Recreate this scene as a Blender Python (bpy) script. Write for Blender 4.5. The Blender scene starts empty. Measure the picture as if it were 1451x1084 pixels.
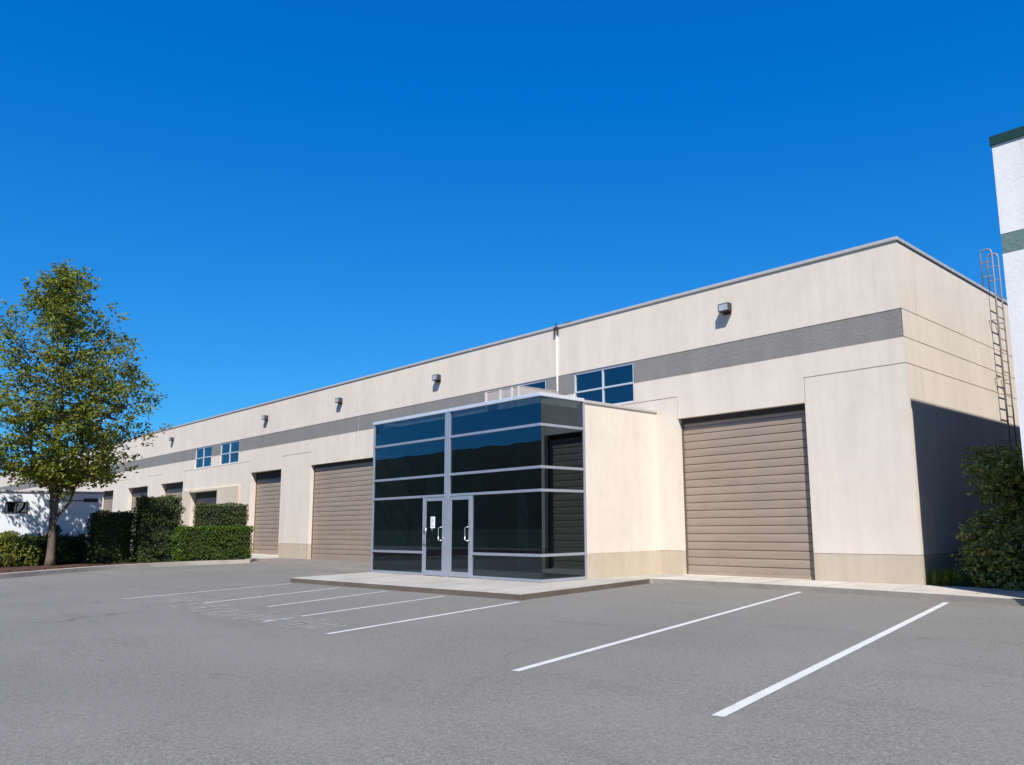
import bpy, bmesh, math, random
from mathutils import Vector, Matrix, noise
random.seed(7)
C = bpy.context.scene.collection
R = math.radians
GZ = 0.03                      # level of the asphalt

# ------------------------------------------------------------------ helpers
class MB:
    """collects boxes, quads, tubes; build() links them as ONE mesh object"""
    def __init__(s): s.v = []; s.f = []
    def quad(s, a, b, c, d):
        n = len(s.v); s.v += [tuple(a), tuple(b), tuple(c), tuple(d)]; s.f.append((n, n+1, n+2, n+3))
    def poly(s, pts):
        n = len(s.v); s.v += [tuple(p) for p in pts]; s.f.append(tuple(range(n, n+len(pts))))
    def box(s, x0, x1, y0, y1, z0, z1):
        if x0 > x1: x0, x1 = x1, x0
        if y0 > y1: y0, y1 = y1, y0
        n = len(s.v)
        s.v += [(x0,y0,z0),(x1,y0,z0),(x1,y1,z0),(x0,y1,z0),(x0,y0,z1),(x1,y0,z1),(x1,y1,z1),(x0,y1,z1)]
        s.f += [(n+3,n+2,n+1,n),(n+4,n+5,n+6,n+7),(n,n+1,n+5,n+4),(n+1,n+2,n+6,n+5),(n+2,n+3,n+7,n+6),(n+3,n,n+4,n+7)]
    def prism(s, pts, z0, z1):
        """closed prism over a plan polygon (counter-clockwise)"""
        n = len(s.v); k = len(pts)
        s.v += [(p[0], p[1], z0) for p in pts] + [(p[0], p[1], z1) for p in pts]
        s.f.append(tuple(range(n+k-1, n-1, -1))); s.f.append(tuple(range(n+k, n+2*k)))
        for i in range(k):
            j = (i+1) % k; s.f.append((n+i, n+j, n+k+j, n+k+i))
    def tube(s, pts, rad, seg=8, cap=True):
        pts = [Vector(p) for p in pts]
        rads = rad if isinstance(rad, (list, tuple)) else [rad]*len(pts)
        rings = []; prev = None
        for i, p in enumerate(pts):
            d = (pts[min(i+1, len(pts)-1)] - pts[max(i-1, 0)]).normalized()
            if prev is None:
                u = d.orthogonal().normalized()
            else:
                u = (prev - d*prev.dot(d)).normalized()
            prev = u; w = d.cross(u); n = len(s.v); rings.append(n)
            for k in range(seg):
                a = 2*math.pi*k/seg
                s.v.append(tuple(p + (u*math.cos(a) + w*math.sin(a))*rads[i]))
        for a, b in zip(rings, rings[1:]):
            for k in range(seg):
                s.f.append((a+k, a+(k+1) % seg, b+(k+1) % seg, b+k))
        if cap:
            s.f.append(tuple(range(rings[0]+seg-1, rings[0]-1, -1))); s.f.append(tuple(range(rings[-1], rings[-1]+seg)))
    def build(s, name, mat, parent=None, smooth=False, bevel=0, origin=None):
        root = parent
        while root is not None and root.parent is not None: root = root.parent
        o = Vector(origin) if origin is not None else (Vector(root.location) if root else Vector((0,0,0)))
        me = bpy.data.meshes.new(name)
        me.from_pydata([(a-o.x, b-o.y, c-o.z) for a, b, c in s.v], [], s.f)
        me.materials.append(mat)
        if smooth:
            me.polygons.foreach_set('use_smooth', [True]*len(me.polygons))
        me.update()
        ob = bpy.data.objects.new(name, me); C.objects.link(ob)
        if parent is not None: ob.parent = parent
        elif origin is not None: ob.location = o
        if bevel:
            m = ob.modifiers.new('bevel', 'BEVEL'); m.width = bevel; m.segments = 2; m.limit_method = 'ANGLE'
        return ob

def tag(o, label=None, cat=None, group=None, kind=None):
    if label: o['label'] = label
    if cat: o['category'] = cat
    if group: o['group'] = group
    if kind: o['kind'] = kind
    return o
def empty(name, loc, label, cat, group=None):
    o = bpy.data.objects.new(name, None); C.objects.link(o); o.location = loc; o.empty_display_size = .2
    return tag(o, label, cat, group)
def copy_thing(root):
    r = root.copy(); C.objects.link(r)
    for ch in root.children:
        c = ch.copy(); C.objects.link(c); c.parent = r
        for g in ch.children:
            d = g.copy(); C.objects.link(d); d.parent = c
    return r

# ------------------------------------------------------------------ materials
class N:
    def __init__(s, name):
        s.m = bpy.data.materials.new(name); s.m.use_nodes = True; s.t = s.m.node_tree
        s.p = s.t.nodes['Principled BSDF']; s.out = s.t.nodes['Material Output']
        s.tc = s.t.nodes.new('ShaderNodeTexCoord')
    def link(s, a, b): s.t.links.new(a, b)
    def mapped(s, scale, coord='Object'):
        m = s.t.nodes.new('ShaderNodeMapping'); m.inputs['Scale'].default_value = scale
        s.link(s.tc.outputs[coord], m.inputs['Vector']); return m.outputs['Vector']
    def noise(s, scale, detail=4, rough=.55, vec=None, dist=0):
        n = s.t.nodes.new('ShaderNodeTexNoise'); n.inputs['Scale'].default_value = scale
        n.inputs['Detail'].default_value = detail; n.inputs['Roughness'].default_value = rough
        n.inputs['Distortion'].default_value = dist
        s.link(vec if vec is not None else s.tc.outputs['Object'], n.inputs['Vector']); return n.outputs['Fac']
    def ramp(s, fac, stops):
        r = s.t.nodes.new('ShaderNodeValToRGB'); e = r.color_ramp.elements
        while len(e) < len(stops): e.new(.5)
        for el, (p, c) in zip(e, stops):
            el.position = p; el.color = (*c, 1) if len(c) == 3 else c
        s.link(fac, r.inputs['Fac']); return r.outputs['Color']
    def mix(s, fac, a, b, mode='MIX'):
        m = s.t.nodes.new('ShaderNodeMix'); m.data_type = 'RGBA'; m.blend_type = mode
        for sock, val in ((m.inputs[0], fac), (m.inputs[6], a), (m.inputs[7], b)):
            if isinstance(val, (int, float)): sock.default_value = val
            elif isinstance(val, tuple): sock.default_value = (*val, 1)
            else: s.link(val, sock)
        return m.outputs[2]
    def math(s, op, a, b=0):
        m = s.t.nodes.new('ShaderNodeMath'); m.operation = op
        for sock, val in ((m.inputs[0], a), (m.inputs[1], b)):
            if isinstance(val, (int, float)): sock.default_value = val
            else: s.link(val, sock)
        return m.outputs[0]
    def bump(s, h, strength, dist=.01):
        b = s.t.nodes.new('ShaderNodeBump'); b.inputs['Strength'].default_value = strength
        b.inputs['Distance'].default_value = dist; s.link(h, b.inputs['Height']); s.link(b.outputs['Normal'], s.p.inputs['Normal'])
    def col(s, c):
        if isinstance(c, tuple): s.p.inputs['Base Color'].default_value = (*c, 1)
        else: s.link(c, s.p.inputs['Base Color'])
    def set(s, rough=.8, metal=0, spec=None):
        s.p.inputs['Roughness'].default_value = rough; s.p.inputs['Metallic'].default_value = metal
        if spec is not None: s.p.inputs['Specular IOR Level'].default_value = spec
        return s.m

def concrete(name, base, dark, streak=.35, bump=.25, fine=70, runs=0):
    n = N(name)
    st = n.noise(1.0, 6, .62, n.mapped((1.5, 1.5, .22)))
    st2 = n.noise(1.0, 5, .65, n.mapped((6.5, 6.5, .5)))
    big = n.noise(.5, 6, .65); mid = n.noise(2.6, 6, .7)
    g = n.noise(fine, 3, .7)
    c = n.mix(n.ramp(st, [(.42, (0,0,0)), (.72, (streak,)*3)]), base, dark)
    c = n.mix(n.ramp(st2, [(.48, (0,0,0)), (.74, (streak*.55,)*3)]), c, dark)
    c = n.mix(n.ramp(big, [(.4, (0,0,0)), (.75, (streak*.8,)*3)]), c, dark)
    c = n.mix(n.ramp(mid, [(.5, (0,0,0)), (.78, (streak*.55,)*3)]), c, tuple(x*.86 for x in dark))
    if runs:                                               # thin water runs below the coping and ledges
        rn = n.noise(1.0, 4, .6, n.mapped((4.2, 4.2, .07))); br = n.noise(.8, 4, .6)
        k = n.math('MULTIPLY', n.ramp(rn, [(.60, (0,0,0)), (.72, (1,1,1))]), n.ramp(br, [(.45, (0,0,0)), (.62, (runs,)*3)]))
        c = n.mix(k, c, tuple(x*.72 for x in dark))
    c = n.mix(.26, c, n.ramp(g, [(.3, (.25,)*3), (.7, (.78,)*3)]), 'OVERLAY')
    n.col(c)
    h = n.math('ADD', n.noise(fine*.6, 4, .7), n.math('MULTIPLY', n.noise(14, 3), .6))
    n.bump(h, bump, .012)
    return n.set(.88, 0, .25)
M = {}
M['wall'] = concrete('painted_concrete', (.70,.62,.525), (.53,.465,.39), .42, runs=.35)
M['band'] = concrete('grey_stucco', (.235,.225,.212), (.175,.168,.158), .5, .8, 40)
M['plinth'] = concrete('tan_plinth', (.53,.45,.345), (.40,.33,.24), .65)
M['dock'] = concrete('tan_dock_panel', (.60,.515,.40), (.47,.39,.29), .5)
M['tower'] = concrete('white_block_render', (.74,.73,.715), (.56,.55,.535), .5, .35, 40, runs=.5)
M['tower_green'] = concrete('green_render', (.13,.20,.185), (.09,.15,.14), .5, .8, 24)
M['tower_cap'] = concrete('dark_green_cap', (.008,.045,.045), (.006,.035,.035), .4, .2)
M['bounce_cut'] = concrete('bounce_cut_dark', (.16,.15,.14), (.11,.10,.095), .5)  # dark tone of the added sheet that cuts bounce light
M['sill'] = concrete('white_concrete', (.68,.63,.56), (.5,.45,.38), .4)
def metal(name, c, rough=.42, metallic=.6, var=.15):
    n = N(name); g = n.noise(5, 4); 
    n.col(n.mix(n.ramp(g, [(.35,(0,0,0)),(.7,(var*2,)*3)]), c, tuple(x*.72 for x in c))); 
    return n.set(rough, metallic)
M['alu'] = metal('aluminium', (.50,.53,.59), .38, .65)
M['coping'] = metal('coping_metal', (.50,.475,.44), .55, .2)
M['alu_cap'] = metal('bright_aluminium', (.74,.77,.82), .4, .4)
M['lampbody'] = metal('bronze_housing', (.07,.06,.055), .5, .3)
M['galv'] = metal('galvanised_steel', (.34,.29,.24), .6, .3)
M['pipe'] = metal('white_pipe', (.80,.80,.78), .45, 0)
M['handle'] = metal('brushed_steel', (.62,.60,.57), .3, .9)
M['guide'] = metal('shade_brown_steel', (.12,.095,.075), .55, .1)  # guide rails, coloured dark to deepen the shadow at the jambs
M['head_shade'] = metal('head_shade_black', (.035,.03,.027), .8, 0)  # near-black tone standing in for shade at the door heads
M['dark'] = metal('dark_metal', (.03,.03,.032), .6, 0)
M['post'] = metal('unit_post', (.60,.55,.50), .6, 0)
M['acpanel'] = metal('unit_panel', (.42,.38,.35), .6, 0)
M['acdark'] = metal('unit_louvre', (.12,.12,.11), .6, 0)
M['cabin'] = metal('cabin_panel', (.78,.80,.82), .5, 0, .08)
M['interior'] = metal('interior_paint', (.30,.29,.27), .8, 0)
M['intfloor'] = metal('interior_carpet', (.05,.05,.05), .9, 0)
M['column'] = metal('interior_column', (.72,.72,.7), .8, 0)
M['paper'] = metal('paper', (.8,.8,.8), .8, 0, .03)
M['ink'] = metal('grey_ink', (.28,.28,.30), .8, 0)

n = N('roller_door')                      # tan slatted steel, faintly dirty towards the bottom edge of each slat
st = n.noise(1.0, 5, .6, n.mapped((.7, .7, 5)))
d2 = n.noise(1.6, 5, .6, n.mapped((1, 1, .6)))
c = n.mix(n.ramp(st, [(.35,(0,0,0)),(.7,(.6,)*3)]), (.335,.265,.205), (.255,.20,.155))
c = n.mix(n.ramp(d2, [(.5,(0,0,0)),(.75,(.45,)*3)]), c, (.40,.28,.19))
n.col(c); n.bump(n.noise(6, 3, .5, n.mapped((.3,.3,10))), .08, .01)
M['door'] = n.set(.55, .1)

n = N('asphalt')
f1 = n.noise(50, 5, .88); f2 = n.noise(.5, 6, .62); f3 = n.noise(.09, 4, .6); f4 = n.noise(170, 2, .7); f6 = n.noise(4, 6, .7)
f5 = n.noise(1.0, 6, .65, n.mapped((.22, 1.2, 1)))
c = n.ramp(f1, [(.32,(.062,.058,.050)),(.5,(.146,.139,.122)),(.69,(.32,.308,.275))])
c = n.mix(n.ramp(f4, [(.52,(0,0,0)),(.74,(.42,)*3)]), c, (.30,.29,.262))
c = n.mix(n.ramp(f2, [(.42,(0,0,0)),(.75,(.55,)*3)]), c, (.190,.180,.162))
c = n.mix(n.ramp(f3, [(.45,(0,0,0)),(.65,(.5,)*3)]), c, (.116,.112,.101))
c = n.mix(n.ramp(f5, [(.56,(0,0,0)),(.76,(.55,)*3)]), c, (.104,.098,.088))
c = n.mix(n.ramp(f6, [(.56,(0,0,0)),(.78,(.35,)*3)]), c, (.105,.10,.09))
oil = n.noise(.8, 3, .5)                                   # a few old drips
c = n.mix(n.ramp(oil, [(.70,(0,0,0)),(.80,(.5,)*3)]), c, (.07,.066,.06))
wv = n.t.nodes.new('ShaderNodeVectorMath'); wv.operation = 'ADD'   # hairline cracks, wandering
wn = n.t.nodes.new('ShaderNodeTexNoise'); wn.inputs['Scale'].default_value = .7; wn.inputs['Detail'].default_value = 6; n.link(n.tc.outputs['Object'], wn.inputs['Vector'])
n.link(n.tc.outputs['Object'], wv.inputs[0]); n.link(wn.outputs['Color'], wv.inputs[1])
vo = n.t.nodes.new('ShaderNodeTexVoronoi'); vo.feature = 'DISTANCE_TO_EDGE'; vo.inputs['Scale'].default_value = .16; n.link(wv.outputs[0], vo.inputs['Vector'])
cr = n.ramp(vo.outputs['Distance'], [(.0,(1,1,1)),(.0028,(0,0,0))])
cm_ = n.ramp(n.noise(.17, 3, .5), [(.50,(0,0,0)),(.60,(.55,)*3)])
c = n.mix(n.math('MULTIPLY', cr, cm_), c, (.055,.052,.048))
n.col(c); n.bump(n.math('ADD', f1, f4), .5, .006); M['asphalt'] = n.set(.92, 0, .2)

def pavement(name, a, b):
    n = N(name); f = n.noise(.9, 6, .65); g = n.noise(90, 3, .7); k = n.noise(6, 5, .7)
    c = n.mix(n.ramp(f, [(.35,(0,0,0)),(.7,(1,1,1))]), a, b)
    c = n.mix(n.ramp(k, [(.55,(0,0,0)),(.75,(.4,)*3)]), c, tuple(x*.6 for x in b))
    c = n.mix(.3, c, n.ramp(g, [(.3,(.25,)*3),(.7,(.75,)*3)]), 'OVERLAY'); n.col(c); n.bump(g, .3, .006)
    return n.set(.9, 0, .2)
M['walk'] = pavement('sidewalk_concrete', (.46,.425,.37), (.36,.33,.285))
M['platform'] = pavement('platform_concrete', (.37,.345,.305), (.285,.262,.23))
M['kerb_light'] = pavement('pale_kerb_concrete', (.42,.385,.335), (.30,.27,.23))
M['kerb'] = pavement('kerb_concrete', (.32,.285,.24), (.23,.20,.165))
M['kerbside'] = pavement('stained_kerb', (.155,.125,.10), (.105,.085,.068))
M['apron'] = pavement('worn_apron', (.19,.17,.15), (.135,.125,.118))
M['mulch'] = pavement('bark_mulch', (.085,.045,.028), (.04,.022,.015))
M['dirt'] = pavement('soil', (.05,.035,.022), (.03,.02,.014))

def paint(name, c, lo, hi, scale=9):
    """thin road paint: where it has worn through, the asphalt below shows"""
    n = N(name); f = n.noise(scale, 6, .75); g = n.noise(60, 3, .7)
    w = n.ramp(n.math('ADD', n.math('MULTIPLY', f, .65), n.math('MULTIPLY', g, .35)), [(lo,(0,0,0)),(hi,(1,1,1))])
    v = n.noise(3, 4); n.col(n.mix(n.ramp(v, [(.4,(0,0,0)),(.7,(.5,)*3)]), c, tuple(x*.75 for x in c))); n.set(.8, 0, .25)
    tr = n.t.nodes.new('ShaderNodeBsdfTransparent'); mx = n.t.nodes.new('ShaderNodeMixShader')
    n.link(w, mx.inputs[0]); n.link(tr.outputs[0], mx.inputs[1]); n.link(n.p.outputs[0], mx.inputs[2]); n.link(mx.outputs[0], n.out.inputs['Surface'])
    return n.m
M['paint'] = paint('road_paint', (.50,.49,.47), .29, .43)
M['paint_worn'] = paint('worn_road_paint', (.46,.45,.43), .28, .50)
M['paint_faded'] = paint('faded_road_paint', (.36,.345,.30), .40, .62, 5)

def glass(name, tint, refl, ior):
    n = N(name); t = n.t
    n.t.nodes.remove(n.p)
    tr = t.nodes.new('ShaderNodeBsdfTransparent'); tr.inputs['Color'].default_value = (*tint, 1)
    gl = t.nodes.new('ShaderNodeBsdfGlossy'); gl.inputs['Roughness'].default_value = .004; gl.inputs['Color'].default_value = (*refl, 1)
    fr = t.nodes.new('ShaderNodeFresnel'); fr.inputs['IOR'].default_value = ior
    wv = n.noise(.8, 2, .4); b = t.nodes.new('ShaderNodeBump'); b.inputs['Strength'].default_value = .05; b.inputs['Distance'].default_value = .006
    n.link(wv, b.inputs['Height']); n.link(b.outputs['Normal'], gl.inputs['Normal'])
    geo = t.nodes.new('ShaderNodeNewGeometry')
    mx = t.nodes.new('ShaderNodeMixShader'); n.link(n.math('MULTIPLY', fr.outputs[0], n.math('SUBTRACT', 1, geo.outputs['Backfacing'])), mx.inputs[0]); n.link(tr.outputs[0], mx.inputs[1]); n.link(gl.outputs[0], mx.inputs[2])
    n.link(mx.outputs[0], n.out.inputs['Surface']); return n.m
M['glass'] = glass('tinted_glass', (.24,.285,.30), (.66,.86,1.0), 2.0)
M['window_glass'] = glass('blue_window_glass', (.12,.17,.2), (.8,.92,1.0), 2.3)
M['lens'] = metal('lamp_lens', (.42,.47,.53), .15, 0, .5)
M['reflector'] = metal('lamp_reflector', (.80,.83,.86), .4, .15)

def leaf(name, cols, rough=.5, trans=.25):
    n = N(name); t = n.t
    geo = t.nodes.new('ShaderNodeNewGeometry')
    k = len(cols); c = n.ramp(geo.outputs['Random Per Island'], [((i+.5)/k, cc) for i, cc in enumerate(cols)])
    clump = n.noise(1.1, 3, .6)
    c = n.mix(n.ramp(clump, [(.4,(0,0,0)),(.65,(.5,)*3)]), c, tuple(x*.9+.01*(i == 0) for i, x in enumerate(cols[-1])))
    n.col(c); n.p.inputs['Roughness'].default_value = rough; n.p.inputs['Specular IOR Level'].default_value = .35
    tl = t.nodes.new('ShaderNodeBsdfTranslucent'); n.link(c, tl.inputs['Color'])
    mx = t.nodes.new('ShaderNodeMixShader'); mx.inputs[0].default_value = trans
    n.link(n.p.outputs[0], mx.inputs[1]); n.link(tl.outputs[0], mx.inputs[2]); n.link(mx.outputs[0], n.out.inputs['Surface'])
    return n.m
M['leaf_tree'] = leaf('tree_leaf', [(.10,.155,.015),(.16,.215,.02),(.23,.265,.026),(.31,.265,.035),(.17,.195,.022)], .5, .42)
M['leaf_hedge'] = leaf('hedge_leaf', [(.045,.095,.006),(.07,.14,.008),(.11,.18,.012),(.06,.115,.007)])
M['leaf_dark'] = leaf('dark_hedge_leaf', [(.03,.055,.01),(.05,.08,.012),(.08,.11,.018),(.04,.065,.01)])
M['leaf_brown'] = leaf('dull_hedge_leaf', [(.05,.075,.016),(.08,.11,.022),(.12,.135,.034),(.065,.09,.018)])
M['leaf_yellow'] = leaf('yellow_shrub_leaf', [(.11,.15,.014),(.18,.21,.02),(.28,.25,.025),(.08,.12,.014)])
M['leaf_bush'] = leaf('glossy_bush_leaf', [(.12,.15,.03),(.24,.27,.05),(.44,.42,.09),(.56,.50,.14),(.15,.18,.04)], .28, .25)
M['grass'] = leaf('grass_blade', [(.09,.16,.012),(.14,.21,.018),(.22,.26,.03)], .5, .35)
M['bark'] = None
n = N('bark'); b1 = n.noise(1, 5, .7, n.mapped((14, 14, 2.2))); n.col(n.ramp(b1, [(.3,(.045,.03,.022)),(.55,(.13,.095,.07)),(.75,(.22,.17,.125))])); n.bump(b1, .8, .03); M['bark'] = n.set(.9)
n = N('hill_forest'); f = n.noise(.05, 5, .7); n.col(n.ramp(f, [(.35,(.006,.013,.009)),(.65,(.016,.028,.012))])); M['hill'] = n.set(.95)
n = N('lawn'); f = n.noise(2, 6, .7); n.col(n.ramp(f, [(.35,(.014,.024,.008)),(.65,(.035,.05,.014))])); M['lawn'] = n.set(.95)
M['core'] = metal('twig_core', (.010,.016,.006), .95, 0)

# ------------------------------------------------------------------ camera, sky, sun
f_px, yaw, pitch, roll, D = 1128.286, .7949, .1527, .0101, 17.4872
cam = bpy.data.objects.new('camera', bpy.data.cameras.new('camera')); C.objects.link(cam)
cam.data.sensor_width = 36; cam.data.lens = f_px/1451*36
cam.data.shift_x = -60.43/1451; cam.data.shift_y = 29.906/1451
cam.data.clip_end = 6000; cam.data.clip_start = .1
Rv = Vector((math.cos(yaw), math.sin(yaw), 0)); fwh = Vector((-math.sin(yaw), math.cos(yaw), 0)); up = Vector((0,0,1))
Fv = fwh*math.cos(pitch) + up*math.sin(pitch); Uv = -fwh*math.sin(pitch) + up*math.cos(pitch)
cx = Rv*math.cos(roll) - Uv*math.sin(roll); cy = Rv*math.sin(roll) + Uv*math.cos(roll)
m = Matrix((cx, cy, -Fv)).transposed().to_4x4(); m.translation = (0, -D, 1.45); cam.matrix_world = m
bpy.context.scene.camera = cam

SKY_CURVE = ((.180, 1.0, -.176), (.774, .812, 0), (2.53, .498, 0))     # gain, contrast, offset
SUN = Vector((1, -.88, 1.588)).normalized()
elev = math.asin(SUN.z); az = math.atan2(SUN.x, SUN.y)
sd = bpy.data.lights.new('sun', 'SUN'); sd.energy = 4.6; sd.angle = R(.53); sd.color = (1, .955, .895)
so = bpy.data.objects.new('sun', sd); C.objects.link(so); so.rotation_euler = SUN.to_track_quat('Z', 'Y').to_euler()
w = bpy.data.worlds.new('World'); bpy.context.scene.world = w; w.use_nodes = True
nt = w.node_tree; bg = nt.nodes['Background']
sky = nt.nodes.new('ShaderNodeTexSky'); sky.sky_type = 'NISHITA'; sky.sun_disc = False
sky.sun_elevation = elev; sky.sun_rotation = az; sky.air_density = 1.0; sky.dust_density = .15; sky.ozone_density = 2.5; sky.altitude = 400
sep = nt.nodes.new('ShaderNodeSeparateColor'); com = nt.nodes.new('ShaderNodeCombineColor')
nt.links.new(sky.outputs[0], sep.inputs[0])
for k, (gain, ex, off) in enumerate(SKY_CURVE):                 # a polariser-deep blue: each channel gets its own contrast curve
    pw = nt.nodes.new('ShaderNodeMath'); pw.operation = 'POWER'; pw.inputs[1].default_value = ex
    ml = nt.nodes.new('ShaderNodeMath'); ml.operation = 'MULTIPLY_ADD'; ml.inputs[1].default_value = gain; ml.inputs[2].default_value = off; ml.use_clamp = False
    nt.links.new(sep.outputs[k], pw.inputs[0]); nt.links.new(pw.outputs[0], ml.inputs[0]); mxm = nt.nodes.new('ShaderNodeMath'); mxm.operation = 'MAXIMUM'; mxm.inputs[1].default_value = .004
    nt.links.new(ml.outputs[0], mxm.inputs[0]); nt.links.new(mxm.outputs[0], com.inputs[k])
nt.links.new(com.outputs[0], bg.inputs['Color'])
bg.inputs['Strength'].default_value = .09
vs = bpy.context.scene.view_settings
bpy.context.scene.display_settings.display_device = 'sRGB'
vs.view_transform = 'Standard'; vs.look = 'None'; vs.gamma = 1; vs.use_curve_mapping = False; vs.exposure = .62
bpy.context.scene.cycles.max_bounces = 8; bpy.context.scene.cycles.transparent_max_bounces = 16

# ------------------------------------------------------------------ ground
b = MB(); b.quad((-2500,-2500,GZ),(2500,-2500,GZ),(2500,2500,GZ),(-2500,2500,GZ))
tag(b.build('ground', M['asphalt']), kind='structure')
b = MB(); b.quad((-470,-470,GZ+.01),(470,-470,GZ+.01),(470,-27,GZ+.01),(-470,-27,GZ+.01)); tag(b.build('lawn', M['lawn']), kind='structure')
# wooded hills behind the parking lot: what the glass front mirrors
b = MB(); na, nr = 420, 10
for i in range(na+1):
    a = R(170) + R(200)*i/na
    for j in range(nr+1):
        t = j/nr; r = 420 + 420*t
        h = (58 + 18*max(-1.2, min(2, (a-R(212))/R(11.4))))*math.sin(min(1, t*1.5)*math.pi/2)*(1 + .07*noise.noise((a*9, t*3, 5)) + .035*noise.noise((a*60, t*9, 1)) + .02*noise.noise((a*200, t*30, 1)))
        b.v.append((r*math.cos(a), r*math.sin(a), h*(1 if j else 0) - (1 if not j else 0)))
for i in range(na):
    for j in range(nr):
        k = i*(nr+1)+j; b.f.append((k, k+nr+1, k+nr+2, k+1))
tag(b.build('hills', M['hill'], smooth=True), kind='structure')

# ------------------------------------------------------------------ warehouse
XC, ZT, B1, B2, ZG, ZW = -6.826, 7.715, 6.137, 5.521, 4.93, .772
XL, YB = -150.0, 30.0
wh = empty('warehouse', ((XC+XL)/2, 0, GZ), 'long beige concrete warehouse with a grey stripe, tan roller doors and blue windows', 'warehouse')
ZD = 4.315
doors = [(-13.03,-9.263,.15,ZD), (-33.75,-27.6,.10,ZD), (-40.13,-36.70,.20,ZD), (-48.2,-44.12,.2,3.585), (-53.26,-49.5,.2,ZD), (-59.72,-55.71,.2,ZD), (-66.2,-62.95,.2,ZD), (-73.5,-69.6,.2,ZD), (-81,-77,.2,ZD)]
wins = [(-16.97,-14.56), (-20.65,-18.23), (-44.2,-41.77), (-47.85,-45.45)]
WZ0, WZ1 = 4.955, 6.137
piers = [(-9.263,XC), (-16.0,-13.03), (-36.70,-33.75), (-55.71,-53.26), (-62.95,-59.72), (-69.6,-66.2)]
joints = [-41.68, -17.66, -29.7, -53.5, -65.6, -77.6]
g = .022
def facade_cell(x, z):
    for a, c, z0, z1 in doors:
        if a < x < c and z < z1: return None
    for a, c in wins:
        if a < x < c and WZ0 < z < WZ1: return None
    for a, c in piers:                                     # reveal round the panels between the doors
        if a < x < c and ZG-g < z < ZG: return ('wall', .022)
        if ZD < z < ZG and ((a < x < a+g and a > -40) or (c-g < x < c and c < XC-.1)): return ('wall', .022)
    if -49.4 < x < -40.3 and ZG-g-.02 < z < ZG-.02: return ('wall', .022)
    for j in joints:
        if j-.008 < x < j+.008: return ('wall', .015)
    if B1 < z < B1+g or B2-g < z < B2: return ('wall', .022)
    if B2 < z < B1: return ('band', .012)
    if ZW-.012 < z < ZW: return ('plinth', .012)
    if z < ZW: return ('plinth', 0)
    return ('wall', 0)
def side_cell(y, z):
    for k in (B1, B2-g, ZG-g):
        if k < z < k+g: return ('wall', .022)
    if ZW-.012 < z < ZW: return ('plinth', .012)
    return ('plinth', 0) if z < ZW else ('wall', 0)
def wall_grid(mbs, xs, zs, cell, mp, T=.40):
    xs = sorted(set(round(x,4) for x in xs)); zs = sorted(set(round(z,4) for z in zs))
    nx, nz = len(xs)-1, len(zs)-1
    gr = [[cell((xs[i]+xs[i+1])/2, (zs[j]+zs[j+1])/2) for j in range(nz)] for i in range(nx)]
    for i in range(nx):
        for j in range(nz):
            c = gr[i][j]
            if c: mbs[c[0]].quad(mp(xs[i],zs[j],c[1]), mp(xs[i+1],zs[j],c[1]), mp(xs[i+1],zs[j+1],c[1]), mp(xs[i],zs[j+1],c[1]))
            for di, dj in ((1,0),(0,1)):
                ii, jj = i+di, j+dj
                if ii >= nx or jj >= nz: continue
                e = gr[ii][jj]
                d1 = c[1] if c else T; d2 = e[1] if e else T
                if abs(d1-d2) < 1e-6: continue
                k = (c if d1 < d2 else e)[0]
                if di: mbs[k].quad(mp(xs[ii],zs[j],d1), mp(xs[ii],zs[j],d2), mp(xs[ii],zs[j+1],d2), mp(xs[ii],zs[j+1],d1))
                else: mbs[k].quad(mp(xs[i],zs[jj],d1), mp(xs[i+1],zs[jj],d1), mp(xs[i+1],zs[jj],d2), mp(xs[i],zs[jj],d2))
mbs = dict(wall=MB(), band=MB(), plinth=MB())
xs = [XL, XC, -49.4, -40.3]
for a, c, _, _ in doors: xs += [a, c]
for a, c in wins: xs += [a, c]
for a, c in piers: xs += [a, c, a+g, c-g]
for j in joints: xs += [j-.008, j+.008]
zs = [0, ZT, B1, B1+g, B2-g, B2, ZG, ZG-g, ZG-.02, ZG-g-.02, ZW, ZW-.012, WZ0, WZ1, ZD, 3.585]
wall_grid(mbs, xs, zs, facade_cell, lambda x, z, d: (x, d, z))
wall_grid(mbs, [0, YB], [0, ZT, B1, B1+g, B2-g, B2, ZG, ZG-g, ZW, ZW-.012], side_cell, lambda y, z, d: (XC-d, y, z))
mbs['wall'].quad((XL,0,0),(XL,YB,0),(XL,YB,ZT),(XL,0,ZT)); mbs['wall'].quad((XL,YB,0),(XC,YB,0),(XC,YB,ZT),(XL,YB,ZT))
mbs['wall'].build('wall', M['wall'], wh); mbs['band'].build('wall_band', M['band'], wh); mbs['plinth'].build('plinth', M['plinth'], wh)
b = MB(); b.quad((XL+.3,.3,7.35),(XC-.3,.3,7.35),(XC-.3,YB-.3,7.35),(XL+.3,YB-.3,7.35)); b.build('roof', M['band'], wh)
b = MB(); x = XC+.03                                       # coping in lengths with small joints
segs = [XC+.035]
while segs[-1] > XL: segs.append(segs[-1]-3.05)
for k in range(len(segs)-1): b.box(segs[k]-.004 if k else segs[k], segs[k+1]+.004, -.035, .30, ZT+.0, ZT+.085)
yy = .305
while yy < YB: b.box(XC-.30, XC+.035, yy, min(YB, yy+3.04), ZT+.0, ZT+.085); yy += 3.05
b.build('coping', M['coping'], wh, bevel=.012)
b = MB(); b.box(XL+.29, XC-.29, .405, .415, 6.9, 7.35)     # inside face of the parapet
b.build('parapet_back', M['wall'], wh)

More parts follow.
